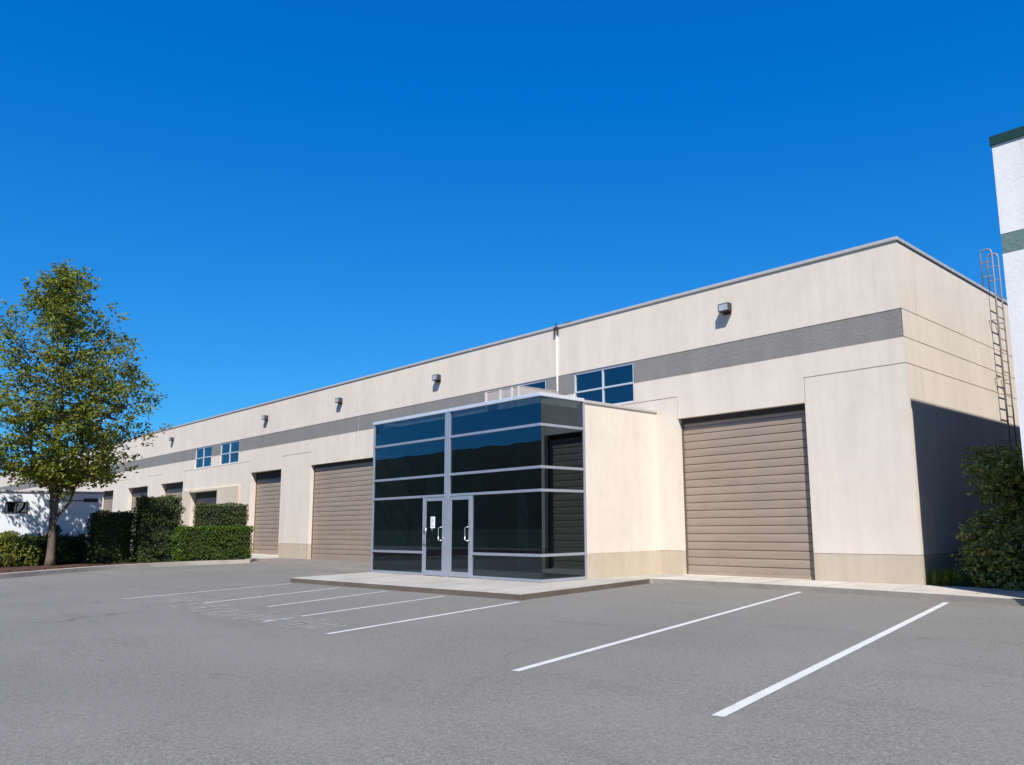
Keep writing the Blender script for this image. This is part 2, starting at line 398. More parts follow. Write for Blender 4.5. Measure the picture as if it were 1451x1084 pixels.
def roller_door(x0, x1, z0, z1, y):
    b = MB(); p = .2045; nsl = int((z1+.05-z0)/p)+1
    prof = [(0,.0),(.003,.022),(.018,.024),(.022,-.002),(.05,-.004),(.11,-.006),(.17,-.005),(.2045,.0)]
    n0 = len(b.v); rows = []
    for k in range(nsl):
        jig = random.uniform(-.003,.003)
        for (dz, dy) in prof[:-1]:
            z = z0 + k*p + dz + jig
            if z > z1+.06: break
            rows.append((z, y+dy))
    for z, yy in rows: b.v += [(x0, yy, z), (x1, yy, z)]
    for k in range(len(rows)-1): b.f.append((2*k, 2*k+1, 2*k+3, 2*k+2))
    return b
for x0, x1, z0, z1 in doors:
    y = .19 if x0 > -34 else .33
    d = roller_door(x0+.0, x1-.0, z0+.03, z1, y).build('roller_door', M['door'], wh)
    b = MB(); b.box(x0+.04, x1-.04, y-.025, y+.01, z0, z0+.075); b.build('bottom_bar', M['door'], d)
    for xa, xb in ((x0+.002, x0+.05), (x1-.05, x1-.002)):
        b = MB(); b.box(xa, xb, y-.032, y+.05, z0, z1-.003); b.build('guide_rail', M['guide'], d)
    b = MB(); b.box(x0+.051, x1-.051, y-.034, y-.012, z1-(.15 if x0 > -34 else .36), z1-.004); b.build('head_shade_strip', M['head_shade'], d)  # dark strip painted in for the shadow under the lintel
    b = MB(); b.box(x0, x1, -.03 if z0 > .12 else .0, .40, .0, z0-.002); b.build('door_sill', M['sill'] if z0 > .12 else M['apron'], wh)
for x0, x1 in wins:
    fr = MB(); t = .052; y0, y1 = .03, .12; xm = x0 + (x1-x0)*.49; zm = WZ0 + (WZ1-WZ0)*.49
    fr.box(x0+.002, x1-.002, y0, y1, WZ1-t, WZ1-.002); fr.box(x0+.002, x1-.002, y0, y1, WZ0+.002, WZ0+t)
    fr.box(x0+.002, x0+t, y0, y1, WZ0+t, WZ1-t); fr.box(x1-t, x1-.002, y0, y1, WZ0+t, WZ1-t)
    fr.box(xm-t/2, xm+t/2, y0, y1, WZ0+t, WZ1-t)
    fr.box(x0+t, xm-t/2, y0, y1, zm-t/2, zm+t/2); fr.box(xm+t/2, x1-t, y0, y1, zm-t/2, zm+t/2)
    wo = fr.build('window', M['alu_cap'], wh, bevel=.006)
    gl = MB()
    for (a, c) in ((x0+t, xm-t/2), (xm+t/2, x1-t)):
        for (e, f) in ((WZ0+t, zm-t/2), (zm+t/2, WZ1-t)):
            gl.box(a+.001, c-.001, .07+random.uniform(-.003,.003), .085, e+.001, f-.001)
    gl.build('pane', M['window_glass'], wo)
    b = MB(); b.box(x0-.6, x1+.6, 1.2, 1.25, WZ0-.6, WZ1+.6); b.build('dark_backing', M['dark'], wo)  # plain dark board set well back behind the panes
# tan dock surround under the left windows
b = MB(); b.box(-49.3,-48.2,-.10,-.002,.1,3.72); b.box(-44.12,-41.3,-.10,-.002,.1,3.72); b.box(-48.2,-44.12,-.10,-.002,3.585,3.72)
b.build('dock_surround', M['dock'], wh, bevel=.01)
# white conduit and its roof bracket
b = MB(); b.tube([(-17.66,-.035,4.4),(-17.66,-.035,7.62)], .03, 10); b.build('conduit', M['pipe'], wh, smooth=True)
b = MB(); b.box(-17.75,-17.69,-.09,-.04,7.52,7.68); b.box(-17.63,-17.57,-.09,-.04,7.52,7.68); b.box(-17.75,-17.57,-.09,-.037,7.68,7.74)
b.tube([(-17.66,-.065,7.74),(-17.66,-.065,7.88)], .022, 8)
b.build('conduit_bracket', M['lampbody'], wh)
b = MB(); b.tube([(-17.4,.05,7.82),(-17.1,.05,7.82)], .035, 8); b.build('roof_fitting', M['lampbody'], wh)

# ------------------------------------------------------------------ wall lights
def wall_light(loc, label):
    t = empty('wall_light', loc, label, 'wall light', 'wall lights along the warehouse parapet')
    X, Y, Z = loc; w, h, d = .32, .21, .215
    b = MB(); b.box(X-w/2+.04, X+w/2-.04, Y-.04, Y-.001, Z-.06, Z+h-.0); b.build('back_plate', M['lampbody'], t, bevel=.008)
    b = MB(); th = .022
    b.box(X-w/2, X+w/2, Y-d, Y-.042, Z+h-th, Z+h); b.box(X-w/2, X+w/2, Y-d, Y-.042, Z, Z+th)
    b.box(X-w/2, X-w/2+th, Y-d, Y-.042, Z+th, Z+h-th); b.box(X+w/2-th, X+w/2, Y-d, Y-.042, Z+th, Z+h-th)
    b.box(X-w/2+th, X+w/2-th, Y-.06, Y-.042, Z+th, Z+h-th)
    b.build('housing', M['lampbody'], t, bevel=.006)
    b = MB(); b.quad((X-w/2+th+.001,Y-d+.03,Z+th+.002),(X+w/2-th-.001,Y-d+.03,Z+th+.002),(X+w/2-th-.001,Y-.07,Z+h-th-.004),(X-w/2+th+.001,Y-.07,Z+h-th-.004))
    b.tube([(X-.07,Y-.12,Z+.11),(X+.07,Y-.12,Z+.11)], .022, 8); b.build('reflector', M['reflector'], t)
    b = MB(); b.box(X-w/2+th+.001, X+w/2-th-.001, Y-d+.004, Y-d+.012, Z+th+.001, Z+h-th-.001); b.build('lens', M['lens'], t)
    return t
LX = [(-11.3,6.95,'boxy wall light high above the nearest roller door'), (-24.0,6.88,'boxy wall light above the left end of the glass entrance roof'),
      (-31.2,6.88,'boxy wall light above the second roller door, left of the glass entrance'), (-38.5,6.88,'small boxy wall light right of the left pair of blue windows'),
      (-51.6,6.90,'tiny boxy wall light beside the tree branch tips, farthest along the wall')]
wl = wall_light((LX[0][0],0,LX[0][1]), LX[0][2])
for x, z, lab in LX[1:]:
    c = copy_thing(wl); c.location = (x, 0, z); c['label'] = lab

# ------------------------------------------------------------------ glass entrance
GL, GR, YF, YM, ZP, ZB = -21.21, -13.767, -4.462, -2.955, .15, 4.655
en = empty('glass_entrance', ((GL+GR)/2, YF/2, ZP), 'dark glass entrance box with aluminium frames jutting from the warehouse', 'entrance')
for xa, xb, ya, yb in ((GR-.2, GR, YM+.045, -.001), (GL, GL+.2, YF+.102, -.001)):
    b = MB(); b.box(xa, xb, ya, yb, ZW+.001, 4.54); sw = b.build('side_wall', M['wall'], en)
    b = MB(); b.box(xa-(.002 if xa == GL else 0), xb+(.002 if xb == GR else 0), ya, yb, .1, ZW); b.build('plinth', M['plinth'], sw)
b = MB(); b.box(GL+.2, GR-.2, YF+.12, -.001, 4.3, 4.42); b.build('roof', M['band'], en)
for xa, xb, ya in ((GR-.25, GR+.03, YM+.021), (GL-.03, GL+.25, YF+.131)):
    b = MB(); b.box(xa, xb, ya, -.002, 4.54, 4.62); b.build('wall_coping', M['coping'], en, bevel=.01)
b = MB(); b.box(GL-.02, GR+.02, YF-.02, YF+.13, 4.565, ZB); b.box(GR-.13, GR+.02, YF+.131, YM+.02, 4.565, ZB)
b.build('coping', M['alu_cap'], en, bevel=.008)
m0, m1, m2 = 3.875, 2.854, 2.300
MU0, MU1 = -17.57, -17.345                  # double mullion between the doors
DL, DR = -18.56, -16.37                     # outer edges of the door frames
fr = MB(); t = .06; dp = .10
ztop = 4.563
fr.box(GL, GL+t, YF, YF+dp, ZP, ztop)                          # left edge
fr.box(MU0, -17.462, YF-.012, YF+dp+.02, ZP, ztop); fr.box(-17.458, MU1, YF-.012, YF+dp+.02, ZP, ztop)
for z in (m0, m1, m2):
    fr.box(GL+t, MU0, YF, YF+dp, z-.033, z+.033); fr.box(MU1, GR-.022, YF, YF+dp, z-.033, z+.033)
    fr.box(GR-dp, GR, YF+dp+.001, YM-.02, z-.033, z+.033); fr.box(GR-.022, GR, YF, YF+dp+.001, z-.033, z+.033)
for z in (ZW, ZP+.035):
    h = .033 if z == ZW else .034
    fr.box(GL+t, DL, YF, YF+dp, z-h, z+h); fr.box(DR, GR-.022, YF, YF+dp, z-h, z+h)
    fr.box(GR-dp, GR, YF+dp+.001, YM-.02, z-h, z+h); fr.box(GR-.022, GR, YF, YF+dp+.001, z-h, z+h)
fr.box(DL, DL+.055, YF-.008, YF+dp, ZP, m2-.034); fr.box(DR-.055, DR, YF-.008, YF+dp, ZP, m2-.034)
fr.box(GR-dp, GR+.006, YM-.02, YM+.045, ZP, ztop)
fr.build('mullion_frame', M['alu'], en, bevel=.006)
panes = []
for (a, c) in ((GL+t, MU0), (MU1, GR-.012)):
    for (e, f) in ((m0+.033, 4.563), (m1+.033, m0-.033), (m2+.033, m1-.033)): panes.append((a, c, e, f))
for (e, f) in ((ZW+.033, m2-.033), (ZP+.069, ZW-.033)): panes += [(GL+t, DL, e, f), (DR, GR-.012, e, f)]
for a, c, e, f in panes:
    y = YF+.035+random.uniform(-.002,.002)
    b = MB(); b.box(a+.001, c-.001, y, y+.010, e+.001, f-.001); b.build('glass_pane', M['glass'], en)
zs_ = [ZP+.069, ZW-.033, ZW+.033, m2-.033, m2+.033, m1-.033, m1+.033, m0-.033, m0+.033, 4.563]
for e, f in zip(zs_[::2], zs_[1::2]):
    b = MB(); x = GR-.032; b.box(x, x+.010, YF+.048, YM-.022, e+.001, f-.001); b.build('glass_pane', M['glass'], en)
def entry_door(x0, x1, hx, other=None):
    s = .085; z0, z1 = ZP+.012, m2-.045
    b = MB(); y0, y1 = YF-.004, YF+.045
    b.box(x0, x0+s, y0, y1, z0, z1); b.box(x1-s, x1, y0, y1, z0, z1)
    b.box(x0+s, x1-s, y0, y1, z1-.09, z1); b.box(x0+s, x1-s, y0, y1, z0, z0+.13)
    d = b.build('entry_door', M['alu'], en, bevel=.005)
    b = MB(); b.box(x0+s+.001, x1-s-.001, YF+.018, YF+.028, z0+.131, z1-.091); b.build('door_glass', M['glass'], d)
    for h, ys, dx in ([(hx, -1, 1)] if other is None else [(hx, -1, 1), (other, -1, -1)]):
        b = MB(); k = .075*ys; sg = dx if x0+s > h or h < (x0+x1)/2 else -1
        xin = h + (.17 if h < (x0+x1)/2 else -.09)
        b.tube([(h, y0, 1.45), (h, y0-.055, 1.45), (h+(xin-h)*.3, y0-.075, 1.45), (xin, y0-.08, 1.43), (xin, y0-.08, 1.12), (h+(xin-h)*.3, y0-.075, 1.10), (h, y0-.055, 1.10), (h, y0, 1.10)], .014, 8)
        b.build('handle', M['handle'], d, smooth=True)
    return d
d1 = entry_door(DL+.062, MU0-.006, DL+.10, MU0-.05)
d2 = entry_door(MU1+.006, DR-.062, DR-.10)
b = MB(); b.box(-18.2,-18.0,YF+.009,YF+.013,1.43,1.74); nt_ = b.build('notice', M['paper'], d1)
b = MB()
for k in range(9):
    z = 1.70-k*.028
    b.box(-18.17,-18.17+random.uniform(.06,.14),YF+.0068,YF+.0078,z-.006,z+.003)
nb = b.build('notice_print', M['ink'], en); nb.parent = d1
# inside of the entrance
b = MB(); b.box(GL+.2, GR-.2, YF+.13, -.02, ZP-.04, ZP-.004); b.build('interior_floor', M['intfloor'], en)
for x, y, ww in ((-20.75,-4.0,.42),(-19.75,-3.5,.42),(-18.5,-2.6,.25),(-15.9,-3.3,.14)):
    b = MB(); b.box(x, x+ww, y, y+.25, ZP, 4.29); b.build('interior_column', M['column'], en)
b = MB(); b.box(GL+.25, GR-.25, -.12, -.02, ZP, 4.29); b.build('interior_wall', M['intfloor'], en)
b = MB(); b.box(-17.0,-14.8,-2.0,-1.4,ZP,1.2); b.build('reception_desk', M['interior'], en)

# rooftop unit on the entrance
ac = empty('rooftop_unit', (-16.9,-2.3,4.42), 'beige louvred air conditioner on the flat roof of the glass entrance', 'air conditioner')
b = MB(); b.box(-17.62,-16.15,-2.98,-1.5,4.5,5.29); b.build('cabinet', M['acpanel'], ac, bevel=.01)
for x in (-17.60,-16.96,-16.47,-16.19):
    b = MB(); b.box(x-.024,x+.024,-3.02,-2.982,4.5,5.29); b.build('post', M['post'], ac)
b = MB()
for k in range(6): b.box(-17.5,-17.1,-2.995,-2.983,4.66+k*.05,4.685+k*.05)
b.build('louvre', M['acdark'], ac)
b = MB(); b.box(-17.63,-16.14,-2.99,-1.49,5.291,5.305); b.build('top_panel', M['post'], ac)
for x in (-17.6,-16.3):
    b = MB(); b.box(x,x+.1,-2.9,-1.6,4.421,4.5); b.build('skid', M['dark'], ac)

# ------------------------------------------------------------------ pavements
b = MB(); plat = [(-20.62,-7.27),(-11.80,-6.88),(-12.75,-1.75),(-12.75,-.001),(GR+.001,-.001),(GR+.001,YF-.001),(GL,YF-.001)]
b.prism([(x,y) for x,y in plat], GZ-.2, .150); tag(b.build('entrance_platform', M['platform'], bevel=.012), kind='structure')
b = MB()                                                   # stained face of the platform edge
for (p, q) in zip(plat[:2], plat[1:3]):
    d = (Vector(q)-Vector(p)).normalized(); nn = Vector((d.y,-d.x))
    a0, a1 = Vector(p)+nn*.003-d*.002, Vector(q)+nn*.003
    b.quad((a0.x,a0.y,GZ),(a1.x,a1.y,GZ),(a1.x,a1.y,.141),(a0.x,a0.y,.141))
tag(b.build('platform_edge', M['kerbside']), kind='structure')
front = [(-12.745,-1.62),(-10.5,-1.55),(-8.5,-1.60),(-7.0,-1.74),(-5.6,-1.90),(-4.6,-2.06),(-3.2,-2.35),(0,-3.1),(14,-6.2)]
back = [(14,-5.6),(-4.13,-2.24),(-4.13,.08),(-12.745,-.001)]
b = MB(); b.prism(front+back, GZ-.2, .148); tag(b.build('sidewalk', M['walk'], bevel=.012), kind='structure')
b = MB()
for p, q in zip(front, front[1:]):
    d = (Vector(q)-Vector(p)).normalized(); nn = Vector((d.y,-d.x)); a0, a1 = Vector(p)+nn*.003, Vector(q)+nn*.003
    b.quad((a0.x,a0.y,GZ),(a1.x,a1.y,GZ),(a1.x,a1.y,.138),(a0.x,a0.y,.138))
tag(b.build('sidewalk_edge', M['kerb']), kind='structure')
b = MB()                                                   # tooled joints in the slabs
for x in (-11.3,-9.8,-8.3,-6.8,-5.3):
    b.box(x-.006, x+.006, -1.55, -.01, .1485, .1505)
for x in (-19.2,-17.3,-15.4,-13.6): b.quad((x-.006,YF-.03,.1515),(x+.006,YF-.03,.1515),(x+.55,-6.95,.1515),(x+.538,-6.95,.1515))
tag(b.build('pavement_joints', M['kerbside']), kind='structure')
# worn apron that rises to the second door
b = MB(); NX = 24
for i in range(NX):
    x0 = -36.7+(GL-.01+36.7)*i/NX; x1 = -36.7+(GL-.01+36.7)*(i+1)/NX
    b.quad((x0,-3.6-.3*math.sin(i),GZ+.004),(x1,-3.6-.3*math.sin(i+1),GZ+.004),(x1,-.0,.097),(x0,-.0,.097))
tag(b.build('door_apron', M['apron']), kind='structure')

# kerbed planting bed on the left
kp = [(-24.5,-20.5),(-27.5,-15.2),(-29.47,-12.26),(-30.81,-10.73),(-32.5,-8.75),(-33.5,-6.9),(-33.9,-5.4),(-33.95,-4.2),(-33.55,-2.72)]
def smooth_path(p, it=3):
    for _ in range(it):
        q = [p[0]]
        for a, c in zip(p, p[1:]):
            q += [(a[0]*.75+c[0]*.25, a[1]*.75+c[1]*.25), (a[0]*.25+c[0]*.75, a[1]*.25+c[1]*.75)]
        p = q+[p[-1]]
    return p
kp = smooth_path(kp) + [(-34.4,-2.2),(-36.2,-2.0),(-40.2,-1.9)]
b = MB(); ws = .30; L = []
for i, p in enumerate(kp):
    d = (Vector(kp[min(i+1,len(kp)-1)])-Vector(kp[max(i-1,0)])).normalized(); nn = Vector((-d.y,d.x)); L.append((Vector(p), Vector(p)+nn*ws))
for (a, c), (e, f) in zip(L, L[1:]):
    z0, z1 = GZ-.05, GZ+.15
    b.quad((a.x,a.y,z0),(e.x,e.y,z0),(e.x,e.y,z1),(a.x,a.y,z1)); b.quad((a.x,a.y,z1),(e.x,e.y,z1),(f.x,f.y,z1),(c.x,c.y,z1)); b.quad((c.x,c.y,z1),(f.x,f.y,z1),(f.x,f.y,z0),(c.x,c.y,z0))
tag(b.build('kerb', M['kerb_light']), kind='structure')
b = MB(); inner = [c for a, c in L]
b.poly([(p.x,p.y,GZ+.10) for p in inner] + [(-40.2,-3,GZ+.10),(-40.2,-22,GZ+.10),(-30,-22,GZ+.10)])
tag(b.build('planting_bed', M['mulch']), kind='structure')
b = MB(); b.poly([(XC+.001,.085,.12),(-4.11,.085,.12),(-4.11,26,.12),(XC+.001,26,.12)]); tag(b.build('side_bed', M['dirt']), kind='structure')

# ------------------------------------------------------------------ painted markings
def stripe(a, c, w, mat, z=GZ+.004, name='parking_line', seg=24):
    a, c = Vector(a), Vector(c); d = (c-a).normalized(); nn = Vector((-d.y,d.x))*w/2; b = MB()
    P = []
    for k in range(seg+1):
        p = a+(c-a)*k/seg; j = random.uniform(-.004,.004); P.append((p+nn*(1+j*3), p-nn*(1+j*3)))
    for (p, q), (r, s) in zip(P, P[1:]): b.quad((p.x,p.y,z),(q.x,q.y,z),(s.x,s.y,z),(r.x,r.y,z))
    return tag(b.build(name, mat), kind='structure')
stripe((-5.55,-2.29),(-3.62,-12.26),.105,M['paint']); stripe((-8.65,-1.83),(-6.16,-12.03),.10,M['paint'])
for a, c, mt in (((-11.59,-7.12),(-10.16,-11.89),'paint'),((-13.77,-7.25),(-12.26,-11.83),'paint_worn'),((-15.89,-7.29),(-14.51,-10.73),'paint_worn'),((-17.71,-7.46),(-16.2,-11.25),'paint_worn'),((-20.1,-7.5),(-18.57,-12.02),'paint_worn'),((-23.51,-8.55),(-21.18,-11.15),'paint_faded')):
    stripe(a, c, .095, M[mt])
# worn, no longer readable stencil lettering at the mouth of each stall
for cx_, wd in ((-11.75,2.1),(-13.75,1.9),(-15.75,2.2),(-17.6,2.0)):
    b = MB(); nl = 7; z = GZ+.004
    for k in range(nl):
        x0 = cx_-wd/2+wd*k/nl; lw = wd/nl*.72; y0 = -11.93+.05*math.sin(cx_); y1 = y0+.82
        def st(p, q, t=.085):
            p, q = Vector(p), Vector(q); d = (q-p).normalized(); nn = Vector((-d.y,d.x))*t/2
            b.poly([(v.x,v.y,z) for v in (p+nn,p-nn,q-nn,q+nn)])
        opts = [((0,0),(0,1)),((1,0),(1,1)),((0,1),(1,1)),((0,.5),(1,.5)),((0,0),(1,0)),((0,1),(.5,0)),((1,1),(.5,0))]
        for (p, q) in random.sample(opts, 3):
            f0, f1 = random.uniform(0,.25), random.uniform(.7,1)
            P = (x0+lw*(p[0]+(q[0]-p[0])*f0), y0+(y1-y0)*(p[1]+(q[1]-p[1])*f0)); Q = (x0+lw*(p[0]+(q[0]-p[0])*f1), y0+(y1-y0)*(p[1]+(q[1]-p[1])*f1))
            if (Vector(P)-Vector(Q)).length > .03: st(P, Q)
    tag(b.build('worn_lettering', M['paint_faded']), kind='structure')

# ------------------------------------------------------------------ roof ladder
ld = empty('roof_ladder', (XC+.23,6.22,1.2), 'rusty steel access ladder climbing the end wall to the roof', 'ladder')
xl, ya, yb_, r = XC+.23, 5.95, 6.48, .020
for y in (ya, yb_):
    b = MB(); b.tube([(xl,y,1.2),(xl,y,8.80),(xl-.03,y,8.89),(xl-.09,y,8.92),(xl-.20,y,8.92),(xl-.26,y,8.89),(xl-.29,y,8.80),(xl-.29,y,7.81)], r, 8)
    ro = b.build('rail', M['galv'], ld, smooth=True)
    for z in (1.9,3.6,5.3,6.9):
        b = MB(); b.box(XC+.001, xl, y-.02, y+.02, z-.012, z+.012); b.build('bracket', M['galv'], ro)
    for z in (8.15,8.55):
        b = MB(); b.tube([(xl,y,z),(xl-.29,y,z)], .014, 6); b.build('tie_bar', M['galv'], ro)
z = 1.5
while z < 7.75:
    b = MB(); b.tube([(xl,ya,z),(xl,yb_,z)], .014, 6); b.build('rung', M['galv'], ld, smooth=True); z += .305
# ------------------------------------------------------------------ white neighbour
TX, TY = -4.12, -2.23
nb_ = empty('white_building', (6,4,GZ), 'tall white rendered building with green stripe and cap at the right edge', 'building')
b = MB(); b.box(TX, 16, TY, 12, 0, 6.16); b.box(TX, 16, TY, 12, 6.531, 8.215); b.build('wall', M['tower'], nb_)
b = MB(); b.box(TX-.006, TX-.001, TY+.05, 11.95, 0, 8.21); b.build('unseen_dark_face', M['bounce_cut'], nb_)  # dark sheet added on the unseen left face to deepen the end wall shade
b = MB(); b.box(TX+.004, 16, TY+.004, 11.99, 6.161, 6.530); b.build('stripe', M['tower_green'], nb_)
b = MB(); b.box(TX-.025, 16.03, TY-.03, 12.03, 8.216, 8.385); b.build('roof_cap', M['tower_cap'], nb_)

# ------------------------------------------------------------------ site cabin on the left
px_ = -40.0; cb = empty('site_cabin', (-41.4,-9.6,GZ), 'low white portable cabin in dappled shade behind the tree', 'cabin')
b = MB(); b.box(px_-2.8, px_, -12.4, -6.80, .25, 3.10); b.build('wall', M['cabin'], cb, bevel=.02)
b = MB(); b.box(px_-2.87, px_+.05, -12.45, -6.74, 3.101, 3.18); b.build('roof', M['coping'], cb, bevel=.01)
wf = MB(); y0, y1, z0, z1 = -10.42,-9.68,2.27,2.66
wf.box(px_+.001, px_+.035, y0-.04, y0, z0-.04, z1+.04); wf.box(px_+.001, px_+.035, y1, y1+.04, z0-.04, z1+.04)
wf.box(px_+.001, px_+.035, y0, y1, z1, z1+.04); wf.box(px_+.001, px_+.035, y0, y1, z0-.04, z0); wf.box(px_+.001, px_+.03, -10.07, -10.03, z0, z1)
wfo = wf.build('window', M['dark'], cb)
b = MB(); b.box(px_+.001, px_+.012, y0+.001, y1-.001, z0+.001, z1-.001); b.build('pane', M['window_glass'], wfo)
b = MB(); b.box(px_+.001, px_+.02, -7.55, -6.98, 2.72, 2.88); b.build('vent', M['dark'], cb)
b = MB(); b.box(px_+.001, px_+.018, -8.9, -7.56, 2.76, 2.80); b.build('trim', M['acdark'], cb)
for y in (-11.8,-9.6,-7.4):
    b = MB(); b.box(px_-2.5, px_-.1, y-.2, y+.2, GZ, .249); b.build('support_block', M['kerb'], cb)

# ------------------------------------------------------------------ foliage
def leaves(mb, p, nrm, size, asp=.55):
    n = Vector(nrm).normalized(); a = n.orthogonal().normalized(); a.rotate(Matrix.Rotation(random.uniform(0,6.283), 3, n)); c = n.cross(a)
    s = size*random.uniform(.7,1.25); p = Vector(p); k = len(mb.v); bend = n*s*.16
    mb.v += [tuple(p-a*s*.5), tuple(p+c*s*asp*.5+bend-a*s*.06), tuple(p+a*s*.5-bend*.6), tuple(p-c*s*asp*.5+bend-a*s*.06)]
    mb.f.append((k,k+1,k+2,k+3))
def rv(): return Vector((random.gauss(0,1),random.gauss(0,1),random.gauss(0,1))).normalized()

# the tree
tb = Vector((-36.09,-9.52,GZ+.09))
tr = empty('tree', tb, 'tall green deciduous tree in the kerbed bed at the left', 'tree')
prof = [(2.9,1.0),(3.5,2.1),(4.4,2.95),(5.4,3.5),(6.6,3.45),(7.6,3.1),(8.6,2.6),(9.4,2.2),(10.2,1.7),(11.0,1.1),(11.5,.65),(12.0,.2)]
def Rz(z):
    if z <= prof[0][0]: return prof[0][1]
    for (a, ra), (c, rc) in zip(prof, prof[1:]):
        if a <= z <= c: return ra+(rc-ra)*(z-a)/(c-a)
    return .1
tm = MB(); cl = MB()
def wob(p0, p1, n, amp):
    out = []
    for k in range(n+1):
        t = k/n; p = p0.lerp(p1, t); s = math.sin(t*math.pi)
        out.append(p+Vector((noise.noise(p*.9+Vector((3,1,0))), noise.noise(p*.9+Vector((7,2,5))), noise.noise(p*.9+Vector((0,9,4)))*.5))*amp*s)
    return out
o = Vector((0,0,0)); W = lambda v: tb+v
lat = Vector((math.cos(.92), math.sin(.92), 0))            # across the line of sight from the lot
stem = wob(Vector((0,0,-.1)), Vector((.02,0,3.0)), 8, .05)
tm.tube([W(p) for p in stem], [.21,.16,.14,.13,.125,.122,.12,.115,.11], 12)
lead = wob(stem[-1], Vector((0,0,11.6))-lat*.35, 14, .5)
tm.tube([W(p) for p in lead], [.12*(1-k/15)+.008 for k in range(15)], 8)
leadsL = [(stem[5]-lat*.02, Vector((0,0,8.2))-lat*1.4, .085), (stem[6], Vector((.3,.2,8.8))+lat*1.1, .08), (stem[4], Vector((0,.3,6.2))+lat*2.0, .065)]
nodes = [(p, None) for p in lead[1:]]
limbs = [lead]
for a, c, r in leadsL:
    L_ = wob(a, c, 10, .7); limbs.append(L_); tm.tube([W(p) for p in L_], [r*(1-k/11.5) for k in range(11)], 7)
tips = []
def spray(p, n, sd, size=.18):
    for _ in range(n):
        q = p+Vector((random.gauss(0,sd),random.gauss(0,sd),random.gauss(0,sd*.75)))
        nr = Vector((random.gauss(0,.6),random.gauss(0,.6),random.uniform(.15,1.2)))+SUN*.25
        leaves(cl, W(q), nr, size)
for bi in range(118):
    z1 = 3.2+8.5*(bi+.5)/118 + random.uniform(-.25,.25)
    a = bi*2.39996+random.uniform(-.35,.35); rr = Rz(z1)*random.choice([1,.95,.9,.75,.55,1.06])*random.uniform(.9,1.06)
    end = Vector((rr*math.cos(a), rr*math.sin(a), z1)) - lat*.06*z1*.4
    zs0 = z1 - .35*rr - random.uniform(.2,.9)
    L_ = random.choice(limbs) if rr > 1.5 else lead
    start = min(L_, key=lambda p: abs(p.z-max(2.8, zs0)) + .15*(p-end).length)
    br = wob(start, end, 7, .6); tm.tube([W(p) for p in br], [max(.006,.048*(1-k/7.6)*min(1,rr/2.5)) for k in range(8)], 5, False)
    for k in range(2, 8):
        p = br[k]; 
        for _ in range(2 if k < 7 else 1):
            tw = p + Vector((random.gauss(0,.34),random.gauss(0,.34),random.gauss(.05,.22)))
            if math.hypot(tw.x, tw.y) > Rz(tw.z)*1.1+.15: tw = p
            spray(tw, 16 if z1 < 8.6 else 10, .14)
        tm.tube([W(p), W(tw)], [.01,.004], 4, False)
    spray(end, 14 if z1 < 9.5 else 9, .14); e2 = end+(end-br[5]).normalized()*.3; spray(e2, 9, .10); tm.tube([W(end), W(e2)], [.007,.004], 4, False)
for k in range(26):                                        # leader tip
    z = 10.5+1.45*k/26; spray(Vector((random.gauss(0,.13)*(12.5-z), random.gauss(0,.13)*(12.5-z), z))-lat*.35, 12, .13)
tm.build('trunk', M['bark'], tr, smooth=True); cl.build('crown', M['leaf_tree'], tr)

# clipped hedges: a twiggy core and a shell of small leaves
def hedge(name, x0, x1, y0, y1, z1, mat, label, nleaf, size=.075, rag=.06, group='clipped hedges in the kerbed bed', cat='hedge', z0=GZ+.09, rot=0):
    c0 = Vector(((x0+x1)/2,(y0+y1)/2,z0)); t = empty(name, c0, label, cat, group); t.rotation_euler.z = 0
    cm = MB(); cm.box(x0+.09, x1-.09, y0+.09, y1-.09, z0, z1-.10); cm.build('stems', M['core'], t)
    lm = MB(); sx, sy, sz = x1-x0, y1-y0, z1-z0
    areas = [('x',sy*sz),('y',sx*sz),('z',sx*sy),('x2',sy*sz),('y2',sx*sz)]; tot = sum(a for _, a in areas)
    for nm, a in areas:
        for _ in range(int(nleaf*a/tot)):
            u, v = random.random(), random.random()
            if nm == 'x': p, n_ = Vector((x1, y0+u*sy, z0+v*sz)), Vector((1,0,0))
            elif nm == 'x2': p, n_ = Vector((x0, y0+u*sy, z0+v*sz)), Vector((-1,0,0))
            elif nm == 'y': p, n_ = Vector((x0+u*sx, y0, z0+v*sz)), Vector((0,-1,0))
            elif nm == 'y2': p, n_ = Vector((x0+u*sx, y1, z0+v*sz)), Vector((0,1,0))
            else: p, n_ = Vector((x0+u*sx, y0+v*sy, z1)), Vector((0,0,1))
            d = noise.noise(p*2.3)*rag*1.6 + noise.noise(p*7)*rag - abs(random.gauss(0,.045)) + random.gauss(0,rag*.25)
            if nm != 'z':
                ez = min(1, (z1-p.z)/.15); d -= (1-ez)**2*.08
                d -= .05*max(0, 1-(p.z-z0)/.3)
            p = p+n_*d
            leaves(lm, p, n_*.7+rv()*.8+Vector((0,0,.35)), size)
    lm.build('foliage', mat, t); return t
hedge('hedge', -35.6,-34.55,-5.2,-2.2,1.57,M['leaf_hedge'],'low bright green clipped hedge at the end of the kerb',11000)
hedge('hedge', -37.25,-36.45,-3.8,-1.6,2.60,M['leaf_brown'],'dull olive clipped hedge standing behind the low bright green hedge',7500)
hedge('hedge', -36.75,-35.7,-6.42,-4.85,2.84,M['leaf_brown'],'tallest clipped hedge with loose sprigs, in front of the loading doors',10500,.085,.12)
hedge('hedge', -37.4,-36.3,-7.95,-6.5,2.18,M['leaf_dark'],'dark square clipped hedge just right of the tree trunk',9000,.08,.09)
hedge('hedge', -38.5,-37.55,-13.2,-7.9,1.22,M['leaf_dark'],'long low dark hedge running behind the tree trunk, below the white cabin',10000,.09,.13)
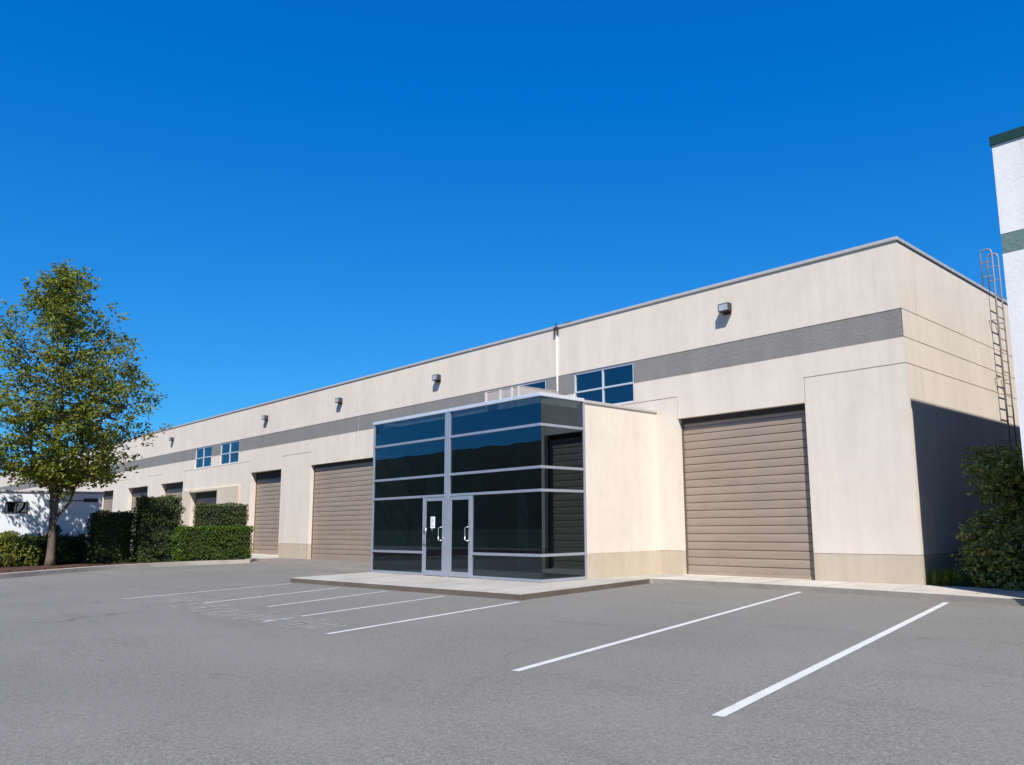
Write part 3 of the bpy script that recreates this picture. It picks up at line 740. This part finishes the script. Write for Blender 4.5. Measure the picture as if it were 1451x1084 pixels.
def shrub(name, c0, rx, ry, h, mat, label, n_, size, cat='shrub', group=None, rag=.3, lobes=16):
    """a mound of overlapping leafy lobes of different sizes on forked stems"""
    c0 = Vector(c0); t = empty(name, c0, label, cat, group); lm = MB(); sm = MB(); L_ = []
    for k in range(lobes):
        d = rv(); d.z = abs(d.z)*2-1 if k % 3 else random.uniform(.2,1); f = random.uniform(.45,.86)
        if k % 4 == 1: d = Vector((d.x,d.y,0)).normalized(); d.z = random.uniform(-.95,-.2); f = random.uniform(.7,.9)
        p = c0 + Vector((d.x*rx*f, d.y*ry*f, h*.5+d.z*h*.5*f)); rr = (rx+ry)/2*random.uniform(.30,.52)*(1.25 if d.z < 0 else .9)
        p.z = max(p.z, c0.z+.12)
        if cat == 'bush' and k % 3 == 2: p.z = c0.z+random.uniform(.12,.35)
        L_.append((p, rr, d.normalized()))
        b0 = c0+Vector((d.x*.06,d.y*.06,0)); sm.tube([b0, c0.lerp(p,.5)+Vector((.03,.02,.06)), p, p+d*rr*.8], [.02,.013,.008,.003], 5, False)
    sm.build('stem', M['bark'], t); tot = sum(r*r for _, r, _ in L_)
    for p, rr, d0 in L_:
        for _ in range(int(n_*rr*rr/tot)):
            d = rv(); k = 1+rag*noise.noise((p+d*rr)*3.1)*1.4; q = p+d*rr*k*(1-abs(random.gauss(0,.16)))
            if q.z < c0.z+.02: q.z = c0.z+random.uniform(.02,.15)
            leaves(lm, q, d*.7+rv()*.7+Vector((0,0,.4)), size)
        for _ in range(4):                                 # loose sprigs that break the outline
            d = (d0+rv()*.8+Vector((0,0,.4))).normalized(); e = p+d*rr*random.uniform(1.05,1.4)
            for u in range(9):
                q = p.lerp(e, .6+.4*u/8)+rv()*.05
                if q.z > c0.z+.05: leaves(lm, q, rv()+Vector((0,0,.5)), size*.85)
    lm.build('foliage', mat, t); return t
shrub('shrub', (-36.9,-10.75,GZ+.1), .75,.8,1.35,M['leaf_yellow'],'yellow green leafy shrub left of the tree trunk',3200,.12)
shrub('shrub', (-37.9,-9.9,GZ+.1), .7,.8,1.2,M['leaf_dark'],'dark green shrub in shade directly behind the tree trunk',3000,.10)
shrub('shrub', (-37.6,-11.9,GZ+.1), .8,.9,1.2,M['leaf_yellow'],'pale green shrub at the left edge of the photo',2600,.12)
shrub('shrub', (-37.4,-9.05,GZ+.1), .55,.5,.95,M['leaf_dark'],'small dark shrub between the tree trunk and the square hedge',2000,.09)
shrub('sapling', (-38.3,-8.75,GZ+.1), .45,.45,2.0,M['leaf_dark'],'thin dark sapling against the white cabin',520,.13,'sapling',rag=.6,lobes=7)
random.seed(21)
shrub('bush', (-5.03,.95,.12), 1.0,1.0,3.15,M['leaf_bush'],'big glossy leaved bush at the right edge beside the end wall',20000,.115,'bush',rag=.35,lobes=80)
# grass clump at the corner
gt = empty('grass_clump', (-6.45,.42,.12), 'bright green grass clump at the foot of the building corner', 'grass clump')
gm = MB()
for _ in range(620):
    x, y = -6.5+random.gauss(0,.16), .38+random.gauss(0,.13)
    if x < XC+.02: x = XC+.03
    y = max(.1, y)
    a = random.uniform(0,6.28); h = random.uniform(.14,.42); ln = random.uniform(.05,.22); wv = .006
    p0 = Vector((x,y,.12)); p1 = p0+Vector((math.cos(a)*ln*.4,math.sin(a)*ln*.4,h*.65)); p2 = p0+Vector((math.cos(a)*ln,math.sin(a)*ln,h))
    s = Vector((-math.sin(a),math.cos(a),0))*wv; k = len(gm.v)
    gm.v += [tuple(p0-s),tuple(p0+s),tuple(p1+s),tuple(p1-s),tuple(p2)]; gm.f += [(k,k+1,k+2,k+3),(k+3,k+2,k+4)]
gm.build('blades', M['grass'], gt)
# leaf litter on the mulch
lt = MB()
for _ in range(500):
    k = random.choice(inner); p = Vector((k.x-random.uniform(.05,2.2), k.y+random.uniform(-.3,.6), GZ+.112)); leaves(lt, p, (random.gauss(0,.2),random.gauss(0,.2),1), .10)
tag(lt.build('leaf_litter', M['mulch']), 'fallen leaves and bark chips on the planting bed', 'leaf litter', kind='stuff')
